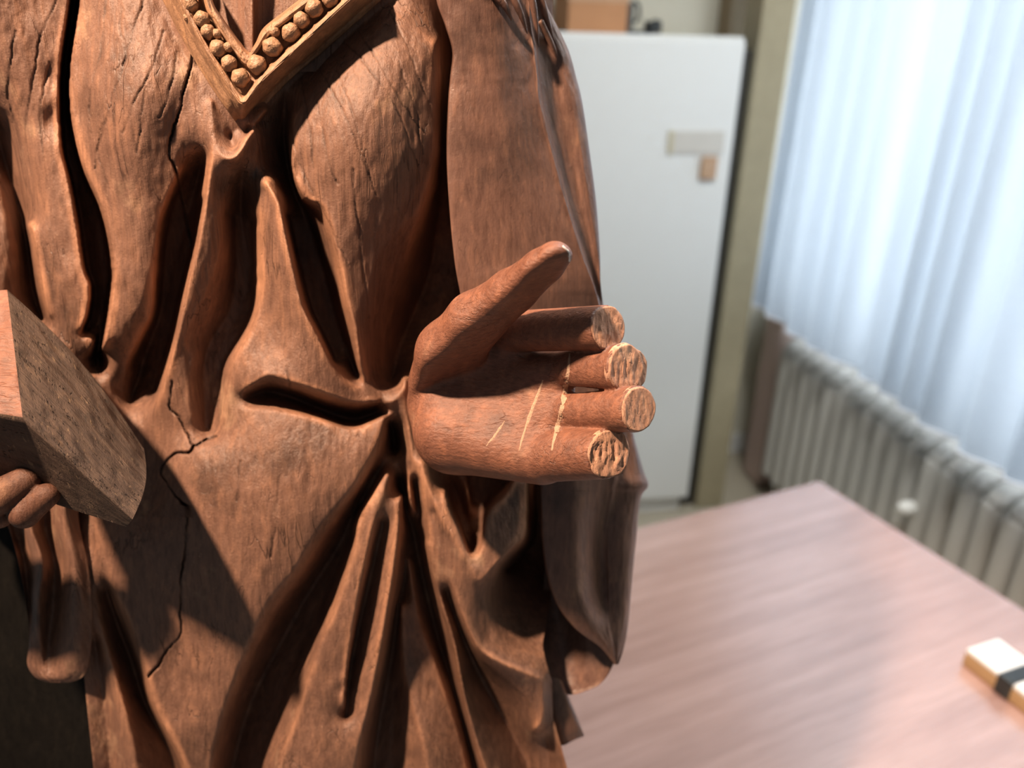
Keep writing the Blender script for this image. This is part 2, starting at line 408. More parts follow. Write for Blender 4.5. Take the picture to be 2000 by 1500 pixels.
# sleeve mouth (V-shaped rim, hollow inside)
K([(822, 905, 8), (842, 962, 20), (862, 1012, 30), (884, 1047, 36), (902, 1077, 40), (922, 1112, 44), (936, 1134, 44), (960, 1112, 44), (1000, 1072, 42), (1024, 1048, 40), (1029, 1000, 36), (1030, 930, 32)])
K([(868, 960, 14), (880, 1000, 26), (896, 1034, 32), (914, 1080, 38), (928, 1102, 38), (942, 1062, 36), (952, 1005, 32), (984, 970, 30), (1008, 930, 28)])
K([(880, 940, -86), (900, 985, -86), (916, 1030, -80), (926, 1062, -58)]); K([(936, 1010, -80), (944, 965, -90), (960, 930, -95)]); K([(915, 930, -96), (922, 980, -90)])
K([(874, 945, -70), (886, 985, -80), (902, 1032, -80), (920, 1074, -56)]); K([(990, 940, -80), (966, 955, -84), (942, 995, -84), (935, 1040, -70)])
K([(908, 930, -70), (916, 960, -64), (918, 1000, -70)])
K([(1044, 930, -170), (1044, 1040, -170), (1022, 1080, -150), (990, 1112, -100)])
K([(1068, 930, -180), (1068, 1060, -180), (1075, 1140, -150)], 8)
K([(985, 1145, -62), (1012, 1180, -56), (1062, 1190, -70)], 8); K([(1000, 1250, -24), (1052, 1250, -30)], 8)
K([(846, 1000, 6), (858, 1050, 14), (872, 1100, 20), (892, 1172, 26), (920, 1240, 32), (940, 1272, 34), (980, 1296, 36), (1020, 1312, 34), (1056, 1326, 30)])
K([(930, 1150, 30), (945, 1190, 10), (952, 1240, 6), (990, 1280, 18), (1056, 1300, 12)], 4)
K([(1062, 1330, 26), (1058, 1400, 10), (1046, 1425, 4)])
K([(1064, 1440, -44), (1078, 1510, -50), (1096, 1620, -50)]); K([(1076, 1330, -12), (1082, 1400, -6), (1096, 1460, -4), (1110, 1500, -4), (1134, 1620, -4)])

X0, Y0, X1, Y1 = -96, -96, 1184, 1632


def solve():
    H = None; prev = None
    for s, its in ((32, 500), (16, 160), (8, 60), (4, 30), (2, 14)):
        nx, ny = (X1 - X0) // s + 1, (Y1 - Y0) // s + 1
        acc = np.zeros((ny, nx)); cnt = np.zeros((ny, nx))
        for pts, hold in CURVES:
            if s < hold: continue
            seglen = np.linalg.norm(np.diff(pts[:, :2], axis=0), axis=1).sum()
            q = crom(pts, max(8, int(seglen / 1.0)))
            ix = np.round((q[:, 0] - X0) / s).astype(int); iy = np.round((q[:, 1] - Y0) / s).astype(int)
            ok = (ix >= 0) & (ix < nx) & (iy >= 0) & (iy < ny)
            np.add.at(acc, (iy[ok], ix[ok]), q[ok, 2]); np.add.at(cnt, (iy[ok], ix[ok]), 1)
        m = cnt > 0; val = np.where(m, acc / np.maximum(cnt, 1), 0)
        if H is None: H = np.zeros((ny, nx))
        else: H = sample(prev[0], prev[1], *np.meshgrid(np.arange(nx) * s + X0, np.arange(ny) * s + Y0))
        g = 0.0045 * s * s / 4 * 1.0
        H[m] = val[m]
        for _ in range(its):
            P = np.pad(H, 1, mode='edge')
            H = 0.25 * (P[:-2, 1:-1] + P[2:, 1:-1] + P[1:-1, :-2] + P[1:-1, 2:]) + g
            H[m] = val[m]
        prev = (H, s)
    # soften carved edges a little
    for _ in range(5):
        P = np.pad(H, 1, mode='edge')
        H = 0.5 * H + 0.125 * (P[:-2, 1:-1] + P[2:, 1:-1] + P[1:-1, :-2] + P[1:-1, 2:])
    return H


def sample(H, s, X, Y):
    fx = np.clip((X - X0) / s, 0, H.shape[1] - 1.001); fy = np.clip((Y - Y0) / s, 0, H.shape[0] - 1.001)
    ix = fx.astype(int); iy = fy.astype(int); u = fx - ix; v = fy - iy
    return (H[iy, ix] * (1 - u) + H[iy, ix + 1] * u) * (1 - v) + (H[iy + 1, ix] * (1 - u) + H[iy + 1, ix + 1] * u) * v


HF = solve()
# chisel waviness and long drying cracks
ny, nx = HF.shape
HF = np.where(HF > 0, HF * 1.3, HF * 2.0)
HF += 1.6 * vnoise(HF.shape, 26, 9, 1) + 0.9 * vnoise(HF.shape, 10, 4, 2) + 2.2 * vnoise(HF.shape, 60, 45, 3)
CRACKS = [
    [(378, -60), (378, 35), (376, 115), (364, 165), (352, 210), (340, 252), (327, 297), (338, 332), (346, 367), (357, 420), (371, 472), (374, 507)],
    [(336, 745), (332, 793), (350, 817), (367, 852), (378, 870), (400, 860), (423, 852)],
    [(378, 870), (371, 884), (346, 887), (318, 919), (329, 947), (352, 980), (364, 996), (362, 1072), (356, 1124), (354, 1180), (354, 1240), (332, 1268), (312, 1300), (290, 1322)],
    [(250, -40), (235, 40), (245, 120), (215, 200), (190, 280), (185, 330)], [(300, -40), (262, 60), (240, 130)],
    [(606, 110), (640, 170), (690, 260), (735, 380)], [(562, 215), (590, 330), (640, 430), (680, 520)], [(640, 60), (700, 110), (770, 210), (820, 330)],
    [(700, 60), (740, 120), (790, 210), (830, 260)], [(620, 200), (640, 300), (660, 360)],
    [(70, 120), (55, 210), (50, 280)], [(110, 0), (80, 70), (70, 120)], [(516, 1340), (520, 1290)],
    [(560, 715), (566, 745), (566, 770)],
    [(215, -20), (200, 80), (180, 180), (178, 260)], [(320, 60), (300, 130), (270, 190), (240, 260)], [(345, 100), (330, 170), (310, 230)], [(200, 240), (195, 300), (215, 370)], [(285, 170), (275, 240), (268, 300)],
    [(760, 20), (800, 100), (838, 200)], [(660, 140), (690, 210), (715, 300), (728, 370)], [(590, 150), (604, 230), (612, 330)], [(780, 120), (812, 210), (826, 300)], [(690, 330), (700, 420), (712, 520), (720, 620)],
    [(30, 60), (20, 160), (24, 240)], [(96, 120), (82, 200), (84, 300)], [(585, 1180), (578, 1220)], [(470, 900), (462, 980)], [(545, 930), (536, 1020), (528, 1090)], [(228, 1250), (236, 1330)], [(575, 1440), (570, 1490)],
]
yy, xx = np.mgrid[0:ny, 0:nx]
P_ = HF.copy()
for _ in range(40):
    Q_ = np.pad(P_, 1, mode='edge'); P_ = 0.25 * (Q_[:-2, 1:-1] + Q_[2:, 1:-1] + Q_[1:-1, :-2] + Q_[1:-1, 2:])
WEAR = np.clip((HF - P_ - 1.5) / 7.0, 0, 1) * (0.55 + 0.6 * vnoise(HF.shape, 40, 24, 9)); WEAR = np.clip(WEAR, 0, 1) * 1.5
CRK = np.zeros_like(HF)
for ci, cpts in enumerate(CRACKS):
    L = sum(math.dist(a, b_) for a, b_ in zip(cpts, cpts[1:]))
    q = crom(np.array(cpts, float), int(L))
    jit = np.cumsum(rng.normal(0, 0.35, len(q))); jit -= np.linspace(0, jit[-1], len(q)); q[:, 0] += np.clip(jit, -5, 5)
    wd = 2.1 if ci < 3 else 1.9; dp = 30 if ci < 3 else 7
    for x, y in q:
        cx, cy = (x - X0) / 2, (y - Y0) / 2; r = 4
        a, b_ = int(cx) - r, int(cy) - r
        if a < 0 or b_ < 0 or a + 9 > nx or b_ + 9 > ny: continue
        ww = wd * (0.6 + 0.6 * abs(math.sin(y * 0.031 + ci)))
        d = np.hypot(xx[b_:b_ + 9, a:a + 9] - cx, yy[b_:b_ + 9, a:a + 9] - cy) * 2
        HF[b_:b_ + 9, a:a + 9] -= 0.25 * dp * np.clip(1 - d / ww, 0, 1)
        CRK[b_:b_ + 9, a:a + 9] = np.maximum(CRK[b_:b_ + 9, a:a + 9], (0.9 if ci < 3 else 0.5) * (0.45 + 0.55 * abs(math.sin(y * 0.043 + 2 * ci))) * np.clip(1.3 - d / ww, 0, 1))


def interp(pts, y):
    p = np.array(pts, float); return np.interp(y, p[:, 0], p[:, 1])


def grid_faces(nr, nc, off=0):
    i = np.arange(nr - 1)[:, None] * nc + np.arange(nc - 1)[None, :] + off
    return np.stack([i, i + nc, i + nc + 1, i + 1], -1).reshape(-1, 4)


ROWS = np.arange(-240, 1601, 2.5); NC = 480
Lx = interp([(-240, -60), (-60, -80), (985, -80), (1010, 60), (1060, 150), (1320, 164), (1400, 172), (1492, 182), (1600, 192)], ROWS)
Rx = interp([(-240, 1040), (-60, 1080), (1100, 1080), (1180, 1074), (1210, 1068), (1260, 1060), (1290, 1066), (1330, 1078), (1400, 1080), (1500, 1108), (1600, 1136)], ROWS)
S = np.linspace(0, 1, NC)
GX = Lx[:, None] * (1 - S) + Rx[:, None] * S
GY = np.repeat(ROWS[:, None], NC, 1)
GH = sample(HF, 2, GX, GY) + B(GX, GY)


def skirt_grid(GX, GY, GH, back=160, backx=30):
    """wrap a carved front round to a plain back so that it is a solid body"""
    l1 = at(GX[:, :1] + 4, GY[:, :1], GH[:, :1] - back * 0.5); mid = 0.5 * (GX[:, :1] + GX[:, -1:])
    l2 = at(np.minimum(GX[:, :1] + backx, mid), GY[:, :1], GH[:, :1] - back)
    r1 = at(GX[:, -1:] - 4, GY[:, -1:], GH[:, -1:] - back * 0.5); r2 = at(np.maximum(GX[:, -1:] - backx, mid), GY[:, -1:], GH[:, -1:] - back)
    return np.concatenate([l2, l1, at(GX, GY, GH), r1, r2, l2], 1)


G = skirt_grid(GX, GY, GH, 420, 60)
foot = G[-1:].copy(); foot[..., 2] = 0.0     # lower robe runs straight down to the table
mid_ = 0.5 * (G[-1:] + foot)
G = np.concatenate([G, mid_, foot], 0)
def attr(me, name, Ag):
    pad = np.pad(Ag, ((0, 2), (2, 3)), mode='edge').ravel()
    a = me.attributes.new(name, 'FLOAT', 'POINT'); a.data.foreach_set('value', pad.astype(np.float32))


robe = link('robe', mesh_np('robe', G.reshape(-1, 3), grid_faces(*G.shape[:2])), statue, [M_ROBE])
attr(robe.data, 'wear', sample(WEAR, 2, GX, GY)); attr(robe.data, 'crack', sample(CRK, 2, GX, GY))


def loft(name, rows, mat, parent, nu=60, nv=60, back=120, backx=12, noise=0.9, seed=5, rel=True, closeends=True):
    """rows: list of lists of (x, y, h) control points, all of one length"""
    A = np.array(rows, float)
    R_ = np.stack([crom(r, nu) for r in A])                 # (k, nu, 3)
    R_ = np.stack([crom(R_[:, j], nv) for j in range(nu)], 1)
    X, Y, Hh = R_[..., 0], R_[..., 1], R_[..., 2]
    if rel: Hh = Hh + B(X, Y)
    Hh = Hh + noise * (vnoise(Hh.shape, 7, 3, seed) + vnoise(Hh.shape, 3, 2, seed + 1) * 0.5)
    if back: Gd = skirt_grid(X, Y, Hh, back, backx)
    else: Gd = at(X, Y, Hh)
    me = mesh_np(name, Gd.reshape(-1, 3), grid_faces(*Gd.shape[:2]))
    return link(name, me, parent, [mat])


# ------------------------------------------------------------------ big sleeve over the raised arm
SL = [
    (-240, 800, 10, 900, 30, 990, 12, 1002, -20, 1012, -60),
    (-60, 850, 24, 950, 48, 1034, 22, 1047, 0, 1057, -44), (0, 853, 24, 950, 48, 1035, 22, 1050, 0, 1064, -44),
    (50, 870, 28, 958, 50, 1038, 24, 1058, 4, 1088, -44),
    (100, 884, 30, 965, 52, 1045, 30, 1072, 5, 1111, -44), (150, 880, 30, 968, 54, 1050, 34, 1082, 2, 1125, -44), (200, 876, 32, 970, 56, 1056, 40, 1092, -4, 1137, -44),
    (300, 873, 36, 980, 60, 1080, 46, 1112, -4, 1152, -44), (400, 878, 40, 995, 64, 1107, 56, 1132, 4, 1165, -44),
    (500, 888, 46, 1015, 66, 1138, 62, 1155, 16, 1172, -44), (560, 898, 50, 1028, 70, 1160, 58, 1166, 20, 1171, -36),
    (610, 910, 46, 1040, 66, 1172, 46, 1175, 20, 1178, -34), (690, 945, 34, 1065, 56, 1182, 38, 1190, 8, 1200, -34),
    (780, 990, 20, 1090, 50, 1195, 32, 1206, 2, 1222, -34), (860, 1024, 12, 1104, 48, 1205, 30, 1224, 4, 1240, -34),
    (920, 1046, 10, 1115, 50, 1202, 26, 1232, 8, 1257, -34), (948, 1054, 10, 1120, 52, 1198, 22, 1236, 14, 1266, -30),
    (975, 1056, 12, 1122, 52, 1194, 12, 1226, 6, 1251, -34), (1050, 1059, 14, 1125, 50, 1182, -8, 1214, 8, 1243, -34),
    (1120, 1068, 16, 1128, 46, 1182, -18, 1212, 4, 1236, -34), (1180, 1088, 18, 1138, 42, 1184, -8, 1210, 6, 1231, -30),
    (1228, 1124, 18, 1156, 34, 1188, 18, 1208, 8, 1226, -22), (1264, 1172, 16, 1184, 24, 1197, 18, 1208, 10, 1219, -10), (1298, 1200, 8, 1202, 8, 1204, 8, 1206, 6, 1208, 4)]
rows = []
for r in SL:
    y = r[0]; xe, he = r[1], r[2]; r = list(r)
    if y < 600: r[8] = r[6] - 30; r[10] = r[6] - 44
    k = max(0.02, min(1.0, (r[3] - xe) / 60.0))
    rows.append([(xe + 24 * k, y, he - 90 * k), (xe + 3 * k, y, he - 22 * k), (xe, y, he), (xe + 12 * k, y, he + 12 * k), (r[3], y, r[4]), (r[5] - 14 * k, y, r[6] + 2), (r[5], y, r[6]), (r[5] + 0.25 * (r[7] - r[5]), y, r[6] * 0.4 + r[8] * 0.6 - 3), (r[7], y, r[8]), ((r[7] + r[9]) / 2 + 5 * k, y, (r[8] * 0.5 - 6) if y >= 600 else r[8] + 4), (r[9], y, r[10]), (r[9] - 6 * k, y, r[10] - 60 * k)])
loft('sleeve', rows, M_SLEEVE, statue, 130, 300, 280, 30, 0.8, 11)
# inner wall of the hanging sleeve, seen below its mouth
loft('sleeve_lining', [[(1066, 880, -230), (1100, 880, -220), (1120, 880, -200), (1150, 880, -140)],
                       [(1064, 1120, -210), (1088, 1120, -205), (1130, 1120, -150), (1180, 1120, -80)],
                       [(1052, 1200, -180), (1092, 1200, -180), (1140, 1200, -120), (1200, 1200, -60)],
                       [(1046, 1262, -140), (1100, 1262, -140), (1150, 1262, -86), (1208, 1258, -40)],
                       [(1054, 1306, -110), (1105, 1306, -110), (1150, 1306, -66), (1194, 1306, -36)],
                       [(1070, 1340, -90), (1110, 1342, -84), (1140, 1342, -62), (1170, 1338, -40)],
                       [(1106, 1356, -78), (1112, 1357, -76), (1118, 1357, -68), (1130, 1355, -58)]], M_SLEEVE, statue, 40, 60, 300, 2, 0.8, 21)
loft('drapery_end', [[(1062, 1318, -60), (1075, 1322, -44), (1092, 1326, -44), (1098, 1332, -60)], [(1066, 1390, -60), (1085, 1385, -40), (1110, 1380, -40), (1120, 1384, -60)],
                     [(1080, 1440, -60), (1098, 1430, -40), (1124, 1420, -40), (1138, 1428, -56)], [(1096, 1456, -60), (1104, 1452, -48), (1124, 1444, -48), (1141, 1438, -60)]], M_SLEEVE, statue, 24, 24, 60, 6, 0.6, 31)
# hanging cuff below the book
CU = [(960, -14, 30, 56, 88, 120, 150), (1030, 16, 38, 60, 92, 124, 156), (1100, 36, 52, 80, 108, 140, 172), (1180, 51, 58, 76, 106, 142, 180), (1250, 57, 62, 78, 100, 142, 179), (1296, 53, 64, 82, 100, 138, 173), (1322, 68, 78, 90, 104, 130, 162), (1333, 92, 98, 104, 112, 124, 138)]
HB = [(-30, -40, 18, -46, 14, -30), (-24, -44, 18, -46, 14, -26), (-8, -40, 18, -46, 14, -20), (0, -10, 22, -46, 18, -10), (4, 8, 10, -30, 20, -6), (6, 10, 4, -8, 18, -6), (0, 6, 6, 4, 10, -4), (-6, -4, -4, -4, -4, -6)]
loft('cuff', [[(x, r[0], h + 30) for x, h in zip(r[1:], hh)] for r, hh in zip(CU, HB)], M_ROBE, statue, 70, 90, 70, 10, 1.0, 41)
loft('cloak', [[(-160, y, -190), (-20, y, -230), (120, y, -260), (260, y, -250)] for y in (940, 1100, 1250, 1400, 1500, 1640)], M_CLOAK_SHADE, statue, 30, 40, 60, 10, 3.0, 51)

# ------------------------------------------------------------------ collar with its beads
CO = [((296, -40), (332, -44), (392, -46), (402, -48)), ((326, 20), (362, 20), (408, 14), (418, 8)), ((352, 72), (384, 62), (423, 38), (432, 30)), ((380, 120), (406, 102), (438, 62), (447, 52)),
      ((420, 184), (436, 148), (463, 96), (471, 84)), ((448, 222), (456, 180), (474, 110), (480, 96)), ((470, 250), (474, 200), (485, 117), (489, 102)), ((494, 232), (492, 180), (492, 106), (493, 94)),
      ((524, 202), (512, 155), (502, 92), (500, 82)), ((570, 154), (556, 114), (522, 62), (515, 54)), ((625, 108), (606, 68), (562, 32), (555, 22)), ((700, 42), (662, 16), (606, -2), (598, -12)), ((764, -15), (712, -30), (652, -44), (642, -54))]
rows = []
for i, (o_, rm, ir, ib) in enumerate(CO):
    o_, rm, ir, ib = (np.array(v, float) for v in (o_, rm, ir, ib)); L = lambda a, b_, t: a * (1 - t) + b_ * t
    right = i > 6
    if right or i == 6:
        st = [(o_, -44), (L(o_, rm, .05), -24), (L(o_, rm, .28), -18), (L(o_, rm, .40), -2), (L(o_, rm, .60), 4), (L(o_, rm, .72), 22), (L(o_, rm, .93), 36), (rm, 37), (L(rm, ir, .12), 33), (L(rm, ir, .2), 16), (L(rm, ir, .8), 16), (L(rm, ir, .88), 30), (ir, 32), (L(ir, ib, .6), 28), (ib, -10)]
        st.pop(4)
    else: st = [(o_, -24), (L(o_, rm, .04), 6), (L(o_, rm, .25), 14 if not right else 10), (L(o_, rm, .55), 20 if not right else 14), (L(o_, rm, .64), 24 if not right else 22), (L(o_, rm, .9), 34), (rm, 36), (L(rm, ir, .12), 33), (L(rm, ir, .2), 16), (L(rm, ir, .8), 16), (L(rm, ir, .88), 30), (ir, 32), (L(ir, ib, .6), 28), (ib, -10)]
    rows.append([(p[0], p[1], h * 1.25 + 10) for p, h in st])
# linear cross sections keep the carved steps crisp
A = np.array(rows); k_, n_ = A.shape[:2]
A = np.stack([np.stack([np.interp(np.linspace(0, n_ - 1, 105), np.arange(n_), r[:, c]) for c in range(3)], 1) for r in A])
A = np.stack([crom(A[:, j], 160) for j in range(A.shape[1])], 1)
hh = A[..., 2] + B(A[..., 0], A[..., 1]) + 0.9 * vnoise(A.shape[:2], 8, 4, 61) + 0.8 * vnoise(A.shape[:2], 4, 3, 62)
collar = link('collar', mesh_np('collar', at(A[..., 0], A[..., 1], hh).reshape(-1, 3), grid_faces(*A.shape[:2])), statue, [M_COLLAR])
BE = [(372, 8, 13), (394, 38, 13), (406, 62, 11.5), (426, 95, 13), (448, 124, 13), (470, 152, 14), (502, 126, 15), (532, 92, 15), (568, 64, 13.5), (588, 39, 13), (613, 16, 13.5), (645, -2, 12),
      (370, 33, 8), (424, 66, 8), (446, 92, 8), (536, 62, 8), (384, -14, 10), (674, -20, 12)]
bead_me = None
for bx, by, br in BE:
    if bead_me is None:
        bm = bmesh.new(); bmesh.ops.create_icosphere(bm, subdivisions=3, radius=1.0)
        for v in bm.verts:
            n = v.co.normalized(); v.co *= 1 + 0.06 * math.sin(5 * n.x + 2) * math.sin(6 * n.y + 1) + 0.05 * math.sin(7 * n.z)
        bead_me = bm_mesh('bead', bm, True); bead_me.materials.append(M_BEAD)
    o = bpy.data.objects.new('bead', bead_me); COL.objects.link(o); o.parent = collar
    o.location = tuple(at(bx, by, 44 + B(bx, by))); s = br * UN * 1.08
    o.scale = (s * random.uniform(.95, 1.08), s * random.uniform(.9, 1.1), s * random.uniform(.95, 1.1)); o.rotation_euler = (random.random() * 6, random.random() * 6, random.random() * 6)
# under-garment inside the neckline
loft('undergarment', [[(350, y, -40), (430, y, -26), (462, y, -20), (478, y, -8), (494, y, -4), (499, y, -20), (520, y, -34), (600, y, -30), (680, y, -40)] for y in (-200, -70, -20, 40, 90, 140)], M_ROBE, statue, 80, 40, 40, 6, 0.8, 71)

# ------------------------------------------------------------------ hair locks at both shoulders


def strand(name, pts, r, mat=M_COLLAR):
    q = crom(np.array(pts, float), 40)
    P = at(q[:, 0], q[:, 1], q[:, 2] - 9 + B(q[:, 0], q[:, 1]))
    t = np.linspace(0, 1, 40); rr = 0.62 * r * UN * (0.12 + 0.88 * (1 - t ** 2.5))
    return tube(name, P, rr, mat, statue, 8)


for pts, r in [([(60, -60, 20), (30, 0, 22), (14, 30, 22), (-30, 56, 20)], 9), ([(40, -60, 20), (14, -10, 24), (-4, 12, 24), (-40, 30, 20)], 8), ([(50, -10, 16), (30, 36, 20), (12, 62, 20), (-30, 90, 18)], 8),
               ([(46, 30, 12), (28, 66, 16), (6, 96, 16), (-30, 130, 14)], 6), ([(80, -60, 14), (52, -10, 16), (40, 20, 14), (26, 40, 12)], 7)]:
    strand('hair_lock', pts, r)
for pts, r in [([(930, -70, 50), (960, -20, 62), (985, 10, 66), (1000, 40, 60)], 15), ([(970, -70, 50), (1000, -10, 62), (1018, 30, 60), (1030, 66, 50)], 13), ([(1010, -70, 46), (1036, -10, 50), (1046, 40, 44), (1052, 90, 34)], 12),
               ([(1040, -70, 30), (1058, 0, 24), (1072, 50, 14), (1088, 100, 4)], 11), ([(1055, 40, 20), (1078, 90, 10), (1100, 150, 4), (1118, 205, -4)], 10), ([(1085, 60, -10), (1108, 120, -16), (1126, 190, -20), (1140, 260, -24)], 9),
               ([(1105, 150, -4), (1126, 230, -10), (1142, 330, -14), (1150, 420, -16)], 8), ([(1130, 290, -20), (1150, 370, -24), (1160, 450, -26), (1162, 540, -26)], 7)]:
    strand('hair_lock', pts, r, M_SLEEVE)

# ------------------------------------------------------------------ implicit modelling for the hands


def Q(x, y, h):
    k = 1 - h / F_PX
    return np.array([(x - 1000) * k, (y - 750) * k, h], float)


def smin(a, b_, k):
    h = np.clip(0.5 + 0.5 * (b_ - a) / k, 0, 1); return b_ * (1 - h) + a * h - k * h * (1 - h)


def cone(P, a, b_, ra, rb):
    ab = b_ - a; t = np.clip(((P - a) @ ab) / (ab @ ab), 0, 1)
    return np.linalg.norm(P - a - t[..., None] * ab, axis=-1) - (ra + (rb - ra) * t)


def surface_nets(fn, lo, hi, st):
    ax = [np.arange(l, h + st, st) for l, h in zip(lo, hi)]
    D = np.empty((len(ax[0]), len(ax[1]), len(ax[2])))
    for i, x in enumerate(ax[0]):                       # slab by slab keeps memory low
        P = np.stack(np.meshgrid([x], ax[1], ax[2], indexing='ij'), -1); D[i] = fn(P)[0]
    ins = D < 0; nx_, ny_, nz_ = D.shape
    c = ins[:-1, :-1, :-1].astype(int)
    offs = [(i, j, k) for i in (0, 1) for j in (0, 1) for k in (0, 1)]
    cnt = sum(ins[i:nx_ - 1 + i, j:ny_ - 1 + j, k:nz_ - 1 + k].astype(int) for i, j, k in offs)
    act = (cnt > 0) & (cnt < 8)
    idx = -np.ones(act.shape, int); idx[act] = np.arange(act.sum())
    ci = np.argwhere(act); acc = np.zeros((len(ci), 3)); num = np.zeros(len(ci))
    for a in offs:
        for axn in range(3):
            if a[axn] == 1: continue
            b_ = list(a); b_[axn] = 1
            da = D[tuple((ci + a).T)]; db = D[tuple((ci + b_).T)]
            m = (da < 0) != (db < 0); t = np.where(m, da / np.where(m, da - db, 1), 0)
            p = ci + np.array(a, float); p[:, axn] += t
            acc[m] += p[m]; num += m
    V = acc / num[:, None] * st + np.array(lo)
    Fs = []
    for axn in range(3):
        o1, o2 = [d for d in range(3) if d != axn]
        sl0 = [slice(None)] * 3; sl1 = [slice(None)] * 3
        sl0[axn] = slice(0, -1); sl1[axn] = slice(1, None)
        s0, s1 = ins[tuple(sl0)], ins[tuple(sl1)]
        e = np.argwhere(s0 != s1)
        e = e[(e[:, o1] > 0) & (e[:, o2] > 0) & (e[:, o1] < D.shape[o1] - 1) & (e[:, o2] < D.shape[o2] - 1)]
        def cell(d1, d2):
            q = e.copy(); q[:, o1] += d1; q[:, o2] += d2; return idx[tuple(q.T)]
        quad = np.stack([cell(-1, -1), cell(0, -1), cell(0, 0), cell(-1, 0)], 1)
        flip = s0[tuple(e.T)]
        if axn == 1: flip = ~flip
        quad[~flip] = quad[~flip][:, ::-1]
        Fs.append(quad)
    return V, np.concatenate(Fs)


def from_q(V):
    """carving units (right, down, forward) -> statue local metres"""
    P = CAM + Fv * D0 + (V[:, :1] * Rv - V[:, 1:2] * Uv - V[:, 2:3] * Fv) * UN
    return (P - BASE) @ RZ.T


FING = [  # knuckle point, end point, radii, end-disc normal
    (Q(985, 648, 112), Q(1187, 640, 262), 37, 37, (0.57, 0.02, 0.82)),
    (Q(1098, 721, 150), Q(1222, 719, 262), 32, 41, (0.60, 0.05, 0.80)),
    (Q(1098, 804, 152), Q(1247, 799, 280), 34, 38, (0.57, 0.05, 0.82)),
    (Q(1050, 888, 132), Q(1190, 886, 252), 50, 41, (0.46, 0.08, 0.88))]


def hand_sdf(P):
    C_ = lambda a, b_, ra, rb: cone(P, a, b_, ra, rb)
    d = C_(Q(872, 792, -120), Q(884, 786, 30), 66, 82)                     # wrist
    d = smin(d, C_(Q(884, 790, 30), Q(890, 842, 66), 80, 74), 24)           # heel
    d = smin(d, C_(Q(890, 846, 66), Q(1060, 890, 138), 74, 52), 22)         # outer edge of the palm
    pl = C_(Q(900, 800, 36), Q(1085, 808, 142), 62, 40)
    pl = smin(pl, C_(Q(905, 760, 36), Q(1085, 728, 138), 58, 40), 40)
    pl = smin(pl, C_(Q(900, 720, 36), Q(1000, 660, 106), 56, 40), 30)
    d = smin(d, pl, 40)
    for a, b_, ra, rb, n in FING:
        n = np.array(n); n = n / np.linalg.norm(n)
        ax = (b_ - a) / np.linalg.norm(b_ - a)
        f = np.maximum(cone(P, a, b_ + ax * 30, ra, rb + (rb - ra) * 0.15), (P - b_) @ n)
        d = smin(d, f, 5)
    th = C_(Q(858, 748, 66), Q(880, 690, 140), 58, 60)                      # ball of the thumb
    th = smin(th, C_(Q(880, 690, 140), Q(930, 628, 205), 60, 50), 16)
    th = smin(th, C_(Q(930, 628, 205), Q(1000, 574, 268), 50, 39), 14)
    th = smin(th, C_(Q(1000, 574, 268), Q(1060, 530, 330), 39, 34), 12)
    th = smin(th, C_(Q(1060, 530, 330), Q(1083, 508, 352), 34, 29), 10)
    # flat underside the carver left on the thumb
    fn_ = np.array([0.26, 0.87, 0.42]); fc = (P - (Q(1000, 574, 268) + fn_ * 25)) @ fn_
    th = -smin(-th, -fc, 14)
    tn = np.array([0.80, -0.10, 0.58]); th = np.maximum(th, (P - Q(1112, 499, 368)) @ (tn / np.linalg.norm(tn)))
    d = smin(d, th, 10)
    # carved hollows: under the ball of the thumb, and along the roots of the fingers
    for a, b_, r_ in ((Q(1113, 700, 190), Q(1094, 850, 194), 4), (Q(1116, 762, 172), Q(1190, 760, 240), 12), (Q(1116, 846, 172), Q(1185, 845, 236), 12), (Q(1090, 682, 176), Q(1150, 680, 214), 5)):
        d = -smin(-d, cone(P, a, b_, r_, r_), 4)
    return d


V, Fc = surface_nets(hand_sdf, (-260, -300, -190), (290, 230, 405), 3.3)
hand_me = mesh_np('hand', from_q(V), Fc)
bmh = bmesh.new(); bmh.from_mesh(hand_me)
for _ in range(2): bmesh.ops.smooth_vert(bmh, verts=bmh.verts, factor=0.4, use_axis_x=True, use_axis_y=True, use_axis_z=True)
bmesh.ops.recalc_face_normals(bmh, faces=bmh.faces)
bmh.to_mesh(hand_me); bvh = BVHTree.FromBMesh(bmh); bmh.free()
hand = link('hand', hand_me, statue, [M_HAND])
hand['label'] = 'open palm with thumb raised and four fingers broken off short'

# raw broken ends


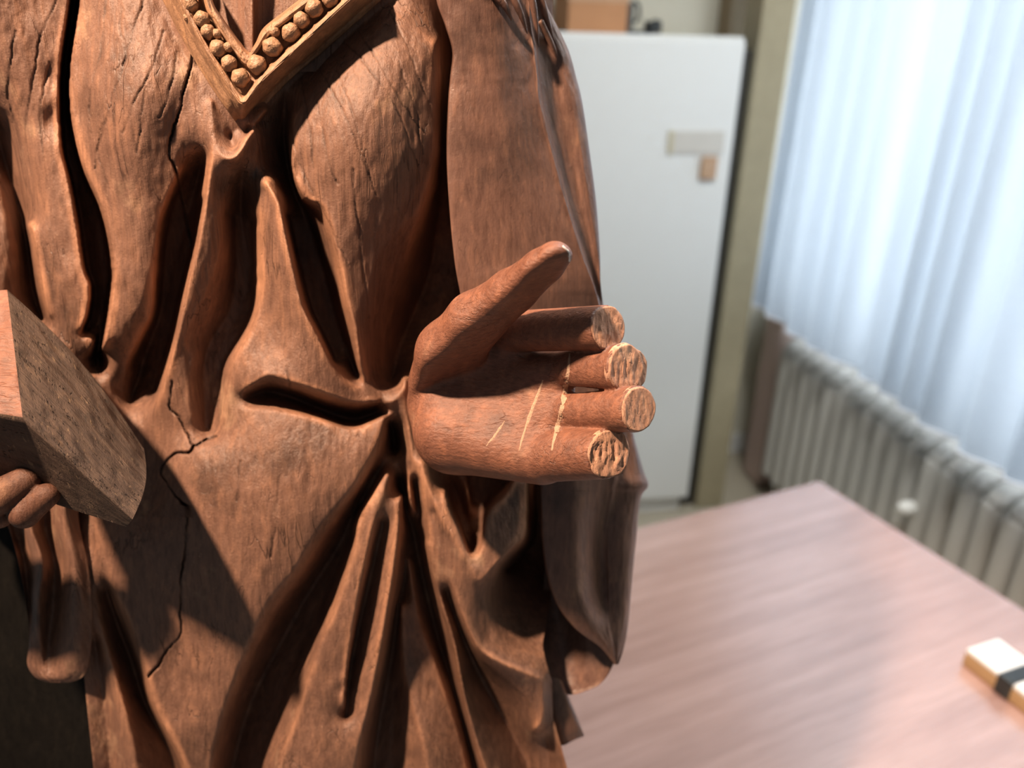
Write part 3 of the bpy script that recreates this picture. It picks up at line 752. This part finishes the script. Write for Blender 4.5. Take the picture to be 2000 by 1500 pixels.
def broken_end(c, n, rx, seed, lumps, ragged=0.06):
    n = np.array(n, float); n /= np.linalg.norm(n)
    a = np.cross(n, [0, 1, 0]); a /= np.linalg.norm(a); b_ = np.cross(a, n)
    r = np.random.default_rng(seed); nr, na = 16, 48; V = []; nz = vnoise((nr + 1, na + 1), 3, 4, seed) + 0.6 * vnoise((nr + 1, na + 1), 1.5, 2, seed + 3)
    edge = 1 + ragged * np.convolve(np.tile(r.normal(0, 1, na), 3), [.2, .3, .3, .2], 'same')[na:2 * na]
    for i in range(nr + 1):
        for k in range(na):
            t = 2 * math.pi * k / na; rad = rx * i / nr * (edge[k] if i > nr * .7 else 1)
            cx_, cy_ = rad * math.cos(t), rad * math.sin(t); z = 2.2 + lumps * 1.5 * mnoise.noise(Vector((cx_ * 0.16, cy_ * 0.045, seed * 3.7))) + lumps * 0.7 * mnoise.noise(Vector((cx_ * 0.4, cy_ * 0.12, seed * 1.7)))
            if i == nr: z = -7
            V.append(c + a * rad * math.cos(t) + b_ * rad * math.sin(t) + n * z)
    Fq = [(i * na + k, i * na + (k + 1) % na, (i + 1) * na + (k + 1) % na, (i + 1) * na + k) for i in range(nr) for k in range(na)]
    me = mesh_np('broken_end', from_q(np.array(V)), Fq)
    bm = bmesh.new(); bm.from_mesh(me); bmesh.ops.remove_doubles(bm, verts=bm.verts, dist=1e-6); bmesh.ops.recalc_face_normals(bm, faces=bm.faces); bm.to_mesh(me); bm.free()
    return link('broken_end', me, hand, [M_RAW])


for i, (a, b_, ra, rb, n) in enumerate(FING):
    e = broken_end(b_ + np.array([0, 0, 0.0]), n, rb * (1.0 if i != 3 else 1.02), 3 + i, (1.4, 1.3, 0.9, 2.4)[i], (0.03, 0.03, 0.02, 0.05)[i])
    if i == 0: e['label'] = 'raw pale broken finger ends'
# stepped outer layer of the second stump
broken_end(Q(1238, 720, 246), (0.68, 0.05, 0.73), 35, 12, 1.2, 0.05)


def ribbon(name, pts, wid, mat, lift=0.5, n=40, jag=0.35, rel=None):
    """a worn palm line or the pale tip edge lying on the hand: narrow raised flake following the carved surface"""
    q = crom(np.array(pts, float), n); camL = (CAM - BASE) @ RZ.T
    rows_ = []; T = np.gradient(q, axis=0); T /= np.linalg.norm(T, axis=1)[:, None]
    offs_ = np.convolve(rng.normal(0, wid * jag * 0.8, n + 8), np.ones(9) / 9, 'valid'); jg = np.convolve(rng.uniform(-1, 1, n + 4), np.ones(5) / 5, 'valid') * 1.8
    for i in range(n):
        ww = wid * (1 + jag * jg[i]) * (0.35 + 0.65 * math.sin(math.pi * (i + 0.5) / n))
        off = offs_[i]
        row = []
        for s in (-1, -0.4, 0.4, 1):
            x = q[i, 0] - T[i, 1] * (ww * s / 2 + off); y = q[i, 1] + T[i, 0] * (ww * s / 2 + off)
            p1 = at(x, y, 0.0); d = Vector(p1 - camL).normalized()
            hit = bvh.ray_cast(Vector(camL), d)
            if hit[0] is None: row = None; break
            row.append(hit[0] + hit[1] * ((lift if abs(s) < 1 else -0.6) * UN) * (1 if hit[1].dot(d) < 0 else -1))
        if row: rows_.append(row)
    if len(rows_) < 3: return
    A_ = np.array([[tuple(v) for v in r] for r in rows_])
    return link(name, mesh_np(name, A_.reshape(-1, 3), grid_faces(*A_.shape[:2])), hand, [mat])


ribbon('palm_line', [(1060, 742), (1046, 780), (1030, 825), (1014, 880)], 9, M_PALE, jag=0.25)
ribbon('palm_line', [(1112, 690), (1107, 740), (1100, 790), (1088, 835), (1078, 880)], 12, M_PALE, jag=0.35)
ribbon('palm_line', [(985, 822), (968, 848), (950, 872)], 6, M_PALE, jag=0.4)
ribbon('pale_edge', [(1099, 480), (1109, 490), (1112, 503), (1109, 518), (1103, 528)], 5, M_TIP, jag=0.5, lift=1.2)  # white strip along the right edge of the thumb tip

# ------------------------------------------------------------------ the book held at the left, and the hand under it
PT = {k: np.array(v, float) for k, v in dict(P0=(-110, 575, 120), P1=(14, 566, 118), P2=(281, 876, 84), P3=(259, 1014, 245), P4=(44, 815, 270), P5=(-110, 790, 270), Q3=(247, 1029, 190), Q4=(112, 986, 110), Q5=(-60, 905, 110), M1=(140, 680, 122)).items()}


def patch(c00, c10, c11, c01, n, m, bulge=None):
    u = np.linspace(0, 1, n)[:, None, None]; v = np.linspace(0, 1, m)[None, :, None]
    G_ = (c00 * (1 - v) + c10 * v) * (1 - u) + (c01 * (1 - v) + c11 * v) * u
    return G_


bm = bmesh.new(); uvl = bm.loops.layers.uv.new('UVMap')


def add_patch(Gd, amp, seed, us, vs, rough=(3, 9), mi=0):
    n, m = Gd.shape[:2]
    wgt = np.minimum(1, np.minimum(np.minimum(np.arange(n)[:, None], n - 1 - np.arange(n)[:, None]) / 2.0, np.minimum(np.arange(m)[None], m - 1 - np.arange(m)[None]) / 2.0))
    Gd = Gd.copy(); Gd[..., 2] += amp * wgt * (vnoise((n, m), rough[0], rough[1], seed) + 0.7 * vnoise((n, m), 2, 5, seed + 1))
    P = at(Gd[..., 0], Gd[..., 1], Gd[..., 2])
    vs_ = [[bm.verts.new(P[i, j]) for j in range(m)] for i in range(n)]
    for i in range(n - 1):
        for j in range(m - 1):
            f = bm.faces.new((vs_[i][j], vs_[i][j + 1], vs_[i + 1][j + 1], vs_[i + 1][j])); f.smooth = True; f.material_index = mi
            for l, (a, b_) in zip(f.loops, ((i, j), (i, j + 1), (i + 1, j + 1), (i + 1, j))): l[uvl].uv = (us * b_ / (m - 1), vs * a / (n - 1))


main = patch(PT['P1'], PT['P2'], PT['P3'], PT['P4'], 46, 80)
# upper edge bows out, right end is worn round
u_ = np.linspace(0, 1, 46)[:, None]; v_ = np.linspace(0, 1, 80)[None, :]
bow = np.sin(math.pi * v_) * (1 - u_)
main[..., 0] += 12 * bow; main[..., 1] -= 12 * bow
main[..., 0] += 14 * v_ ** 8 * np.sin(math.pi * u_); main[..., 2] += 10 * np.sin(math.pi * u_) * np.sin(math.pi * v_)
add_patch(main, 4.5, 81, 2.0, 1.0)
add_patch(patch(PT['P0'], PT['P1'], PT['P4'], PT['P5'], 30, 20), 6, 82, 0.7, 1.0, (4, 4), 1)
add_patch(patch(PT['P4'], PT['P3'], PT['Q3'], PT['Q4'], 14, 60), 2, 83, 2.0, 0.4)
add_patch(patch(PT['P5'], PT['P4'], PT['Q4'], PT['Q5'], 14, 20), 2, 84, 0.7, 0.4)
bk = lambda p: p + np.array([0, 0, -90.0])
add_patch(patch(PT['P2'], bk(PT['P2']), bk(PT['Q3']), PT['P3'], 6, 6), 0, 85, .5, .5)
add_patch(patch(PT['P1'], PT['P0'], bk(PT['P0']), bk(PT['P1']), 6, 6), 0, 86, .5, .5)
tp = patch(bk(PT['P1']), bk(PT['P2']), PT['P2'], PT['P1'], 5, 80)
tp[..., 0] += 12 * np.sin(math.pi * v_); tp[..., 1] -= 12 * np.sin(math.pi * v_)
add_patch(tp, 0, 87, 2, .3)
add_patch(patch(PT['Q4'], PT['Q3'], bk(PT['P2']), bk(PT['P1']), 6, 6), 0, 88, 2, 1)
bmesh.ops.remove_doubles(bm, verts=bm.verts, dist=0.0004); bmesh.ops.recalc_face_normals(bm, faces=bm.faces)
book = link('book', bm_mesh('book', bm, True), statue, [M_BOOK, M_HAND])  # left face takes the hand wood: its orange light put in as colour
book['label'] = 'thick weathered wooden block of a book held at the left side'


def hand2_sdf(P):
    C_ = lambda a, b_, ra, rb: cone(P, a, b_, ra, rb)
    d = smin(C_(Q(-90, 960, -150), Q(-150, 995, 60), 66, 62), C_(Q(-150, 1000, 70), Q(-70, 985, 150), 62, 46), 15)
    d = smin(d, C_(Q(-70, 990, 150), Q(4, 968, 166), 36, 31), 8)
    d = smin(d, C_(Q(4, 968, 166), Q(48, 940, 158), 31, 26), 6)
    e = smin(C_(Q(-70, 1010, 130), Q(0, 1010, 140), 30, 20), C_(Q(0, 1008, 140), Q(16, 996, 134), 18, 12), 6)
    d = np.minimum(d, e)
    e = smin(C_(Q(48, 1003, 154), Q(90, 968, 156), 25, 22), C_(Q(48, 1003, 154), Q(42, 990, 70), 25, 20), 6)
    d = np.minimum(d, e)
    return d


V, Fc = surface_nets(hand2_sdf, (-1300, 60, -220), (-750, 350, 240), 4.0)
me2 = mesh_np('hand', from_q(V), Fc)
bm = bmesh.new(); bm.from_mesh(me2); bmesh.ops.smooth_vert(bm, verts=bm.verts, factor=0.4, use_axis_x=True, use_axis_y=True, use_axis_z=True)
bmesh.ops.recalc_face_normals(bm, faces=bm.faces); bm.to_mesh(me2); bm.free()
h2 = link('hand', me2, statue, [wood('shaded_hand_wood', (0.07, 0.035, 0.024), (0.125, 0.058, 0.038), (0.26, 0.13, 0.075), rough=0.45, bumpd=0.0008, fine=520, patch=34, spec=0.35)]); h2['label'] = 'curled fingers gripping the underside of the book'  # hand wood darkened in colour for the shade under the book

# ------------------------------------------------------------------ room
WX, WY = 1.60, 2.84      # window wall and back wall
M_WALL = plain('cream_wall_paint', (0.66, 0.63, 0.52), 0.8, 0.2, 0.15, 40, 0.03)
M_WALL2 = plain('window_wall_paint', (0.62, 0.61, 0.50), 0.8, 0.2, 0.15, 40, 0.03)
M_FLOOR = plain('beige_floor', (0.42, 0.37, 0.28), 0.5, 0.4, 0.1, 30, 0.08)
M_WHITE = plain('white_cabinet_lacquer', (0.71, 0.715, 0.69), 0.45, 0.4, 0.0, 20, 0.015)
M_TRIM = plain('white_trim', (0.72, 0.72, 0.70), 0.5)
floor = box('floor', (-2.2, -1.2, -0.05), (WX + 0.15, WY + 0.15, 0.0), M_FLOOR); tag(floor, 'beige floor', kind='structure')
wb = box('wall_back', (-2.2, WY, 0.0), (WX + 0.15, WY + 0.15, 2.7), M_WALL); tag(wb, 'cream back wall behind the white cabinet', kind='structure')
# window wall: below, above and beside the opening
WZ0, WZ1, WY0, WY1 = 0.71, 2.25, 0.55, 2.76
bm = bmesh.new()
box_bm(bm, (WX, -1.2, 0), (WX + 0.15, WY, WZ0)); box_bm(bm, (WX, -1.2, WZ1), (WX + 0.15, WY, 2.7)); box_bm(bm, (WX, -1.2, WZ0), (WX + 0.15, WY0, WZ1)); box_bm(bm, (WX, WY1, WZ0), (WX + 0.15, WY, WZ1))
wr = link('wall_right', bm_mesh('wall_right', bm), None, [M_WALL2]); tag(wr, 'pale wall with the curtained window and radiator', kind='structure')
win = empty('window_1', (WX + 0.08, (WY0 + WY1) / 2, WZ0)); tag(win, 'window behind the white curtain', kind='structure')
fy = (WY1 - WY0) / 2; fz = WZ1 - WZ0
for nm, lo, hi in (('window_frame', (-.03, -fy, 0), (.03, fy, .06)), ('window_frame', (-.03, -fy, fz - .06), (.03, fy, fz)), ('window_frame', (-.03, -fy, .06), (.03, -fy + .06, fz - .06)), ('window_frame', (-.03, fy - .06, .06), (.03, fy, fz - .06)), ('mullion', (-.03, -.04, .06), (.03, .04, fz - .06))):
    box(nm, lo, hi, M_TRIM, win, 0.004)
m, nt, b = new_mat('window_glass'); b.inputs['Transmission Weight'].default_value = 1.0; b.inputs['Roughness'].default_value = 0.0; b.inputs['IOR'].default_value = 1.05
M_GLASS = m
for s in (-1, 1):
    lo, hi = (-fy + .06, -.04) if s < 0 else (.04, fy - .06)
    box('pane', (-.003, lo, .06), (.003, hi, fz - .06), M_GLASS, win)
box('window_sill', (-.13, -fy - .03, -.035), (-.03, fy + .03, 0.0), M_TRIM, win, 0.006)
bbk = box('baseboard_back', (-2.2, WY - 0.015, 0.0), (WX, WY, 0.09), M_TRIM, None, 0.003); tag(bbk, 'white skirting along the back wall', kind='structure')
bbr = box('baseboard_right', (WX - 0.015, -1.2, 0.0), (WX, WY - 0.015, 0.09), M_TRIM, None, 0.003); tag(bbr, 'white skirting under the radiator', kind='structure')
M_POST = plain('olive_brown_post', (0.27, 0.20, 0.12), 0.6, 0.3, 0.3, 30, 0.12)
gap_strip = box('gap_shade_strip', (1.105, 2.45, 0.0), (1.15, 2.52, 1.60), plain('gap_shade_black', (0.022, 0.021, 0.018), 0.7), None, 0.004); tag(gap_strip, 'narrow dark strip standing in for the shaded gap beside the white cabinet', kind='structure')  # near-black strip painted in as the shade of the cabinet gap
fp = box('trim_3', (1.15, 2.42, 0.0), (1.255, 2.54, 2.7), plain('olive_front_post', (0.33, 0.285, 0.185), 0.6, 0.3, 0.3, 30, 0.12), None, 0.006); tag(fp, 'olive painted upright post right beside the white cabinet', kind='structure')
post = box('trim_1', (1.19, WY - 0.10, 0.0), (1.35, WY, 2.7), M_POST, None, 0.006); tag(post, 'brown wooden corner post against the back wall', kind='structure')

# curtain
m, nt, b = new_mat('sheer_white_curtain')
out = nt.nodes['Material Output']; nt.nodes.remove(b)
tr = N(nt, 'ShaderNodeBsdfTranslucent'); df = N(nt, 'ShaderNodeBsdfDiffuse'); tp_ = N(nt, 'ShaderNodeBsdfTransparent')
tc = N(nt, 'ShaderNodeTexCoord'); wv = N(nt, 'ShaderNodeTexNoise', i_Scale=300.0, i_Detail=3.0); nt.links.new(tc.outputs['Object'], wv.inputs['Vector'])
cc = ramp(nt, wv.outputs['Fac'], [(0.3, (0.44, 0.49, 0.545)), (0.7, (0.50, 0.555, 0.61))])
nt.links.new(cc, tr.inputs['Color']); nt.links.new(cc, df.inputs['Color'])
m1 = N(nt, 'ShaderNodeMixShader'); m1.inputs[0].default_value = 0.45; nt.links.new(tr.outputs[0], m1.inputs[1]); nt.links.new(df.outputs[0], m1.inputs[2])
m2 = N(nt, 'ShaderNodeMixShader'); m2.inputs[0].default_value = 0.0; nt.links.new(m1.outputs[0], m2.inputs[1]); nt.links.new(tp_.outputs[0], m2.inputs[2])
nt.links.new(m2.outputs[0], out.inputs['Surface'])
M_CURT = m
CX = 1.405; cy0, cy1 = 0.55, 2.66; ncx = 420; ncz = 30
yv = np.linspace(cy0, cy1, ncx)
ph = 2 * math.pi * yv / 0.125 + 1.6 * np.sin(yv * 7.1) + 1.1 * np.sin(yv * 13.7 + 1)
fold = 0.034 * np.sin(ph) + 0.010 * np.sin(2 * ph + 0.6)
hem = 0.738 - 0.026 * np.abs(np.sin(ph / 2 + 0.5)) ** 0.7 - 0.008 * np.sin(yv * 9)
VV = np.zeros((ncz, ncx, 3))
for i, t in enumerate(np.linspace(0, 1, ncz)):
    VV[i, :, 2] = 2.36 * (1 - t) + hem * t
    VV[i, :, 0] = CX + fold * (0.55 + 0.5 * t)
    VV[i, :, 1] = yv + 0.006 * np.sin(ph * 0.5) * t
cur = empty('curtain', (CX, (cy0 + cy1) / 2, 0.74)); tag(cur, 'sheer white pleated curtain with scalloped hem hanging over the radiator', 'curtain')
VV -= np.array([CX, (cy0 + cy1) / 2, 0.74])
me = mesh_np('curtain_cloth', VV.reshape(-1, 3), grid_faces(ncz, ncx)); link('cloth', me, cur, [M_CURT])
Vh, Fh, n_, s_ = tube_np(VV[-1], 0.0045, 6); me = mesh_np('hem', Vh, Fh); link('hem', me, cur, [plain('curtain_hem', (0.86, 0.87, 0.90), 0.8, 0.1)])
tube('curtain_rod', [(0, -1.2, 2.36 - 0.74), (0, 1.1, 2.36 - 0.74)], 0.012, M_TRIM, cur, 10)

# radiator
M_RAD = plain('beige_radiator_enamel', (0.60, 0.585, 0.54), 0.42, 0.5, 0.05, 30, 0.03)
rad = empty('radiator', (1.50, 1.60, 0.0)); tag(rad, 'beige cast column radiator under the curtained window beside the table', 'radiator')
bm = bmesh.new()
# one column: rounded bar with arched top, two vertical tubes front and back joined over the top
prof = [(-0.058, 0.12), (-0.058, 0.56), (-0.052, 0.605), (-0.034, 0.632), (0.0, 0.64), (0.034, 0.632), (0.052, 0.605), (0.058, 0.56), (0.058, 0.12)]
q = crom(np.array([(x, 0, z) for x, z in prof]), 40)
Vt, Ft, n_, s_ = tube_np(q, 0.0285, 12); vs_ = [bm.verts.new(v) for v in Vt]
for f in Ft: bm.faces.new([vs_[i] for i in f])
box_bm(bm, (-0.05, -0.016, 0.13), (0.05, 0.016, 0.61), 0.008)
box_bm(bm, (-0.05, -0.0365, 0.55), (0.05, 0.0365, 0.59), 0.008); box_bm(bm, (-0.05, -0.0365, 0.14), (0.05, 0.0365, 0.18), 0.008)
col_me = bm_mesh('column', bm, True); col_me.materials.append(M_RAD)
ncol = 23; dy = 0.073
for i in range(ncol):
    o = bpy.data.objects.new('column', col_me); COL.objects.link(o); o.parent = rad; o.location = (0, -0.76 + i * dy, 0)
for yy_ in (-0.71, 0.81): box('foot', (-0.05, yy_ - 0.012, 0.0), (0.05, yy_ + 0.012, 0.15), M_RAD, rad, 0.004)
bm = bmesh.new(); bmesh.ops.create_uvsphere(bm, u_segments=16, v_segments=10, radius=0.022)
for v in bm.verts: v.co.x *= 1.4
vk = link('valve_knob', bm_mesh('valve_knob', bm, True), rad, [plain('white_knob', (0.80, 0.79, 0.74), 0.4)]); vk.location = (-0.10, 0.05, 0.46); vk['label'] = 'small white knob'
tube('valve_stem', [(-0.08, 0.05, 0.46), (-0.05, 0.05, 0.46)], 0.008, M_RAD, rad, 8)
M_PIPE = plain('pinkish_pipe_paint', (0.60, 0.46, 0.40), 0.5)
pipe = box('pipe_casing', (1.45, 2.54, 0.0), (1.55, 2.68, 0.69), M_PIPE, None, 0.02); tag(pipe, 'pinkish beige pipe casing between the radiator and the corner', 'casing')

# cabinet with what stands on it
cab = empty('cabinet', (0.60, 2.585, 0.0)); tag(cab, 'tall white cabinet against the cream back wall', 'cabinet')
bm = bmesh.new(); box_bm(bm, (-0.5, -0.18, 0.06), (0.5, 0.21, 1.635), 0.006); link('body', bm_mesh('body', bm), cab, [M_WHITE])
box('plinth', (-0.48, -0.165, 0.0), (0.48, 0.2, 0.06), M_TRIM, cab, 0.003)
box('door', (-0.495, -0.2, 0.075), (-0.203, -0.18, 1.622), M_WHITE, cab, 0.004); box('door', (-0.197, -0.2, 0.075), (0.495, -0.2 + 0.02, 1.622), M_WHITE, cab, 0.004)
M_TAG = plain('grey_beige_card', (0.55, 0.525, 0.475), 0.7); M_TAN = plain('tan_card', (0.45, 0.29, 0.18), 0.6)
lab = box('label_plate', (0.285, -0.206, 1.305), (0.463, -0.2, 1.371), M_TAG, cab, 0.001); lab['label'] = 'greyish beige card plate'
box('edge_strip', (0.285, -0.208, 1.305), (0.300, -0.206, 1.371), plain('yellowed_edge', (0.52, 0.47, 0.33), 0.7), lab)
ky = box('lock_tag', (0.395, -0.215, 1.227), (0.448, -0.2, 1.297), M_TAN, cab, 0.004); ky['label'] = 'small tan tag below the plate'

M_CARD = plain('brown_cardboard', (0.47, 0.235, 0.115), 0.75, 0.2, 0.2, 25, 0.12)
cb = empty('cardboard_box', (0.655, 2.53, 1.635)); tag(cb, 'orange brown cardboard box on top of the white cabinet', 'box')
bm = bmesh.new(); box_bm(bm, (-0.088, -0.1, 0), (0.088, 0.1, 0.20), 0.003); link('carton', bm_mesh('carton', bm), cb, [M_CARD])
box('flap', (-0.09, -0.102, 0.197), (0.09, 0.0, 0.204), M_CARD, cb, 0.001); box('tape', (-0.09, -0.1025, 0.08), (0.09, -0.0995, 0.11), plain('tape', (0.50, 0.30, 0.17), 0.4), cb)
M_BLK = plain('black_plastic', (0.025, 0.03, 0.032), 0.4)
lamp = empty('upright_device', (0.775, 2.50, 1.635)); tag(lamp, 'black upright device with a curved arm beside the cardboard box on the cabinet', 'device')
box('stand', (-0.022, -0.02, 0), (0.03, 0.03, 0.012), M_BLK, lamp, 0.003); box('upright', (-0.020, -0.015, 0.012), (0.004, 0.02, 0.082), M_BLK, lamp, 0.006)
tube('arm', [(-0.008, 0, 0.078), (0.008, 0, 0.088), (0.022, 0, 0.075), (0.024, 0, 0.05), (0.014, 0, 0.03)], 0.006, M_BLK, lamp, 8)
ck = empty('cable_coil', (0.845, 2.50, 1.635)); tag(ck, 'small dark coil of cable lying on the cabinet top', 'cable')
t = np.linspace(0, 2 * math.pi * 4, 160); tube('coil', np.stack([0.022 * np.cos(t), 0.02 * np.sin(t), 0.007 + 0.028 * t / t[-1] + 0.004 * np.sin(3 * t)], 1), 0.0055, M_BLK, ck, 7)
tube('lead', [(-0.02, 0.0, 0.006), (-0.04, -0.01, 0.006), (-0.06, 0.01, 0.006), (-0.066, 0.0, 0.006)], 0.005, M_BLK, ck, 7)

# table (turned about 16 degrees in the room)
m, nt, b = new_mat('red_brown_table_veneer')
tc = N(nt, 'ShaderNodeTexCoord'); mp = N(nt, 'ShaderNodeMapping'); mp.inputs['Scale'].default_value = (1.2, 26, 26); nt.links.new(tc.outputs['Object'], mp.inputs['Vector'])
nz = N(nt, 'ShaderNodeTexNoise', i_Scale=1.6, i_Detail=5.0, i_Roughness=0.6); nt.links.new(mp.outputs['Vector'], nz.inputs['Vector'])
nz2 = N(nt, 'ShaderNodeTexNoise', i_Scale=14.0, i_Detail=4.0); nt.links.new(mp.outputs['Vector'], nz2.inputs['Vector'])
c1 = ramp(nt, nz.outputs['Fac'], [(0.3, (0.36, 0.20, 0.16)), (0.5, (0.43, 0.25, 0.205)), (0.7, (0.51, 0.31, 0.26))])
c2 = ramp(nt, nz2.outputs['Fac'], [(0.3, (0.86, 0.84, 0.82)), (0.7, (1.06, 1.06, 1.06))])
nt.links.new(mixc(nt, 1.0, c1, c2, 'MULTIPLY'), b.inputs['Base Color']); b.inputs['Roughness'].default_value = 0.40; b.inputs['Coat Weight'].default_value = 1.0; b.inputs['Coat Roughness'].default_value = 0.22; b.inputs['Coat IOR'].default_value = 2.3
M_TAB = m
TA = math.radians(15.5)
tab = empty('table', (0.932, 1.375, 0.0), TA); tag(tab, 'red brown wood veneer table under the statue', 'table')
box('tabletop', (-1.75, -1.02, TABLE_Z - 0.03), (0, 0, TABLE_Z), M_TAB, tab, 0.004)
M_LEG = plain('dark_table_legs', (0.08, 0.07, 0.065), 0.5)
for lx in (-1.68, -0.07):
    for ly in (-0.95, -0.07): box('leg', (lx - 0.025, ly - 0.025, 0), (lx + 0.025, ly + 0.025, TABLE_Z - 0.03), M_LEG, tab, 0.003)
box('apron', (-1.64, -0.08, TABLE_Z - 0.09), (-0.11, -0.06, TABLE_Z - 0.03), M_LEG, tab)
box('apron', (-0.08, -0.91, TABLE_Z - 0.09), (-0.06, -0.11, TABLE_Z - 0.03), M_LEG, tab)

# small case at the table's right
M_CWOOD = plain('pale_case_wood', (0.50, 0.33, 0.17), 0.5, 0.4, 0.1, 40, 0.1); M_CLOTH = plain('white_paper', (0.83, 0.82, 0.79), 0.7, 0.2, 0.3, 60, 0.05)
case = empty('wooden_case', (0.90, 0.80, TABLE_Z), math.radians(-78)); tag(case, 'pale wooden case with white top and black strap at the right end of the table', 'case')
box('body', (-0.03, -0.035, 0.0), (0.30, 0.03, 0.022), M_CWOOD, case, 0.003)
bm = bmesh.new(); box_bm(bm, (-0.030, -0.034, 0.022), (0.30, 0.034, 0.030), 0.003)
link('cover', bm_mesh('cover', bm), case, [M_CLOTH])
st = box('strap', (0.026, -0.038, -0.0), (0.050, 0.036, 0.033), M_BLK, case, 0.003)
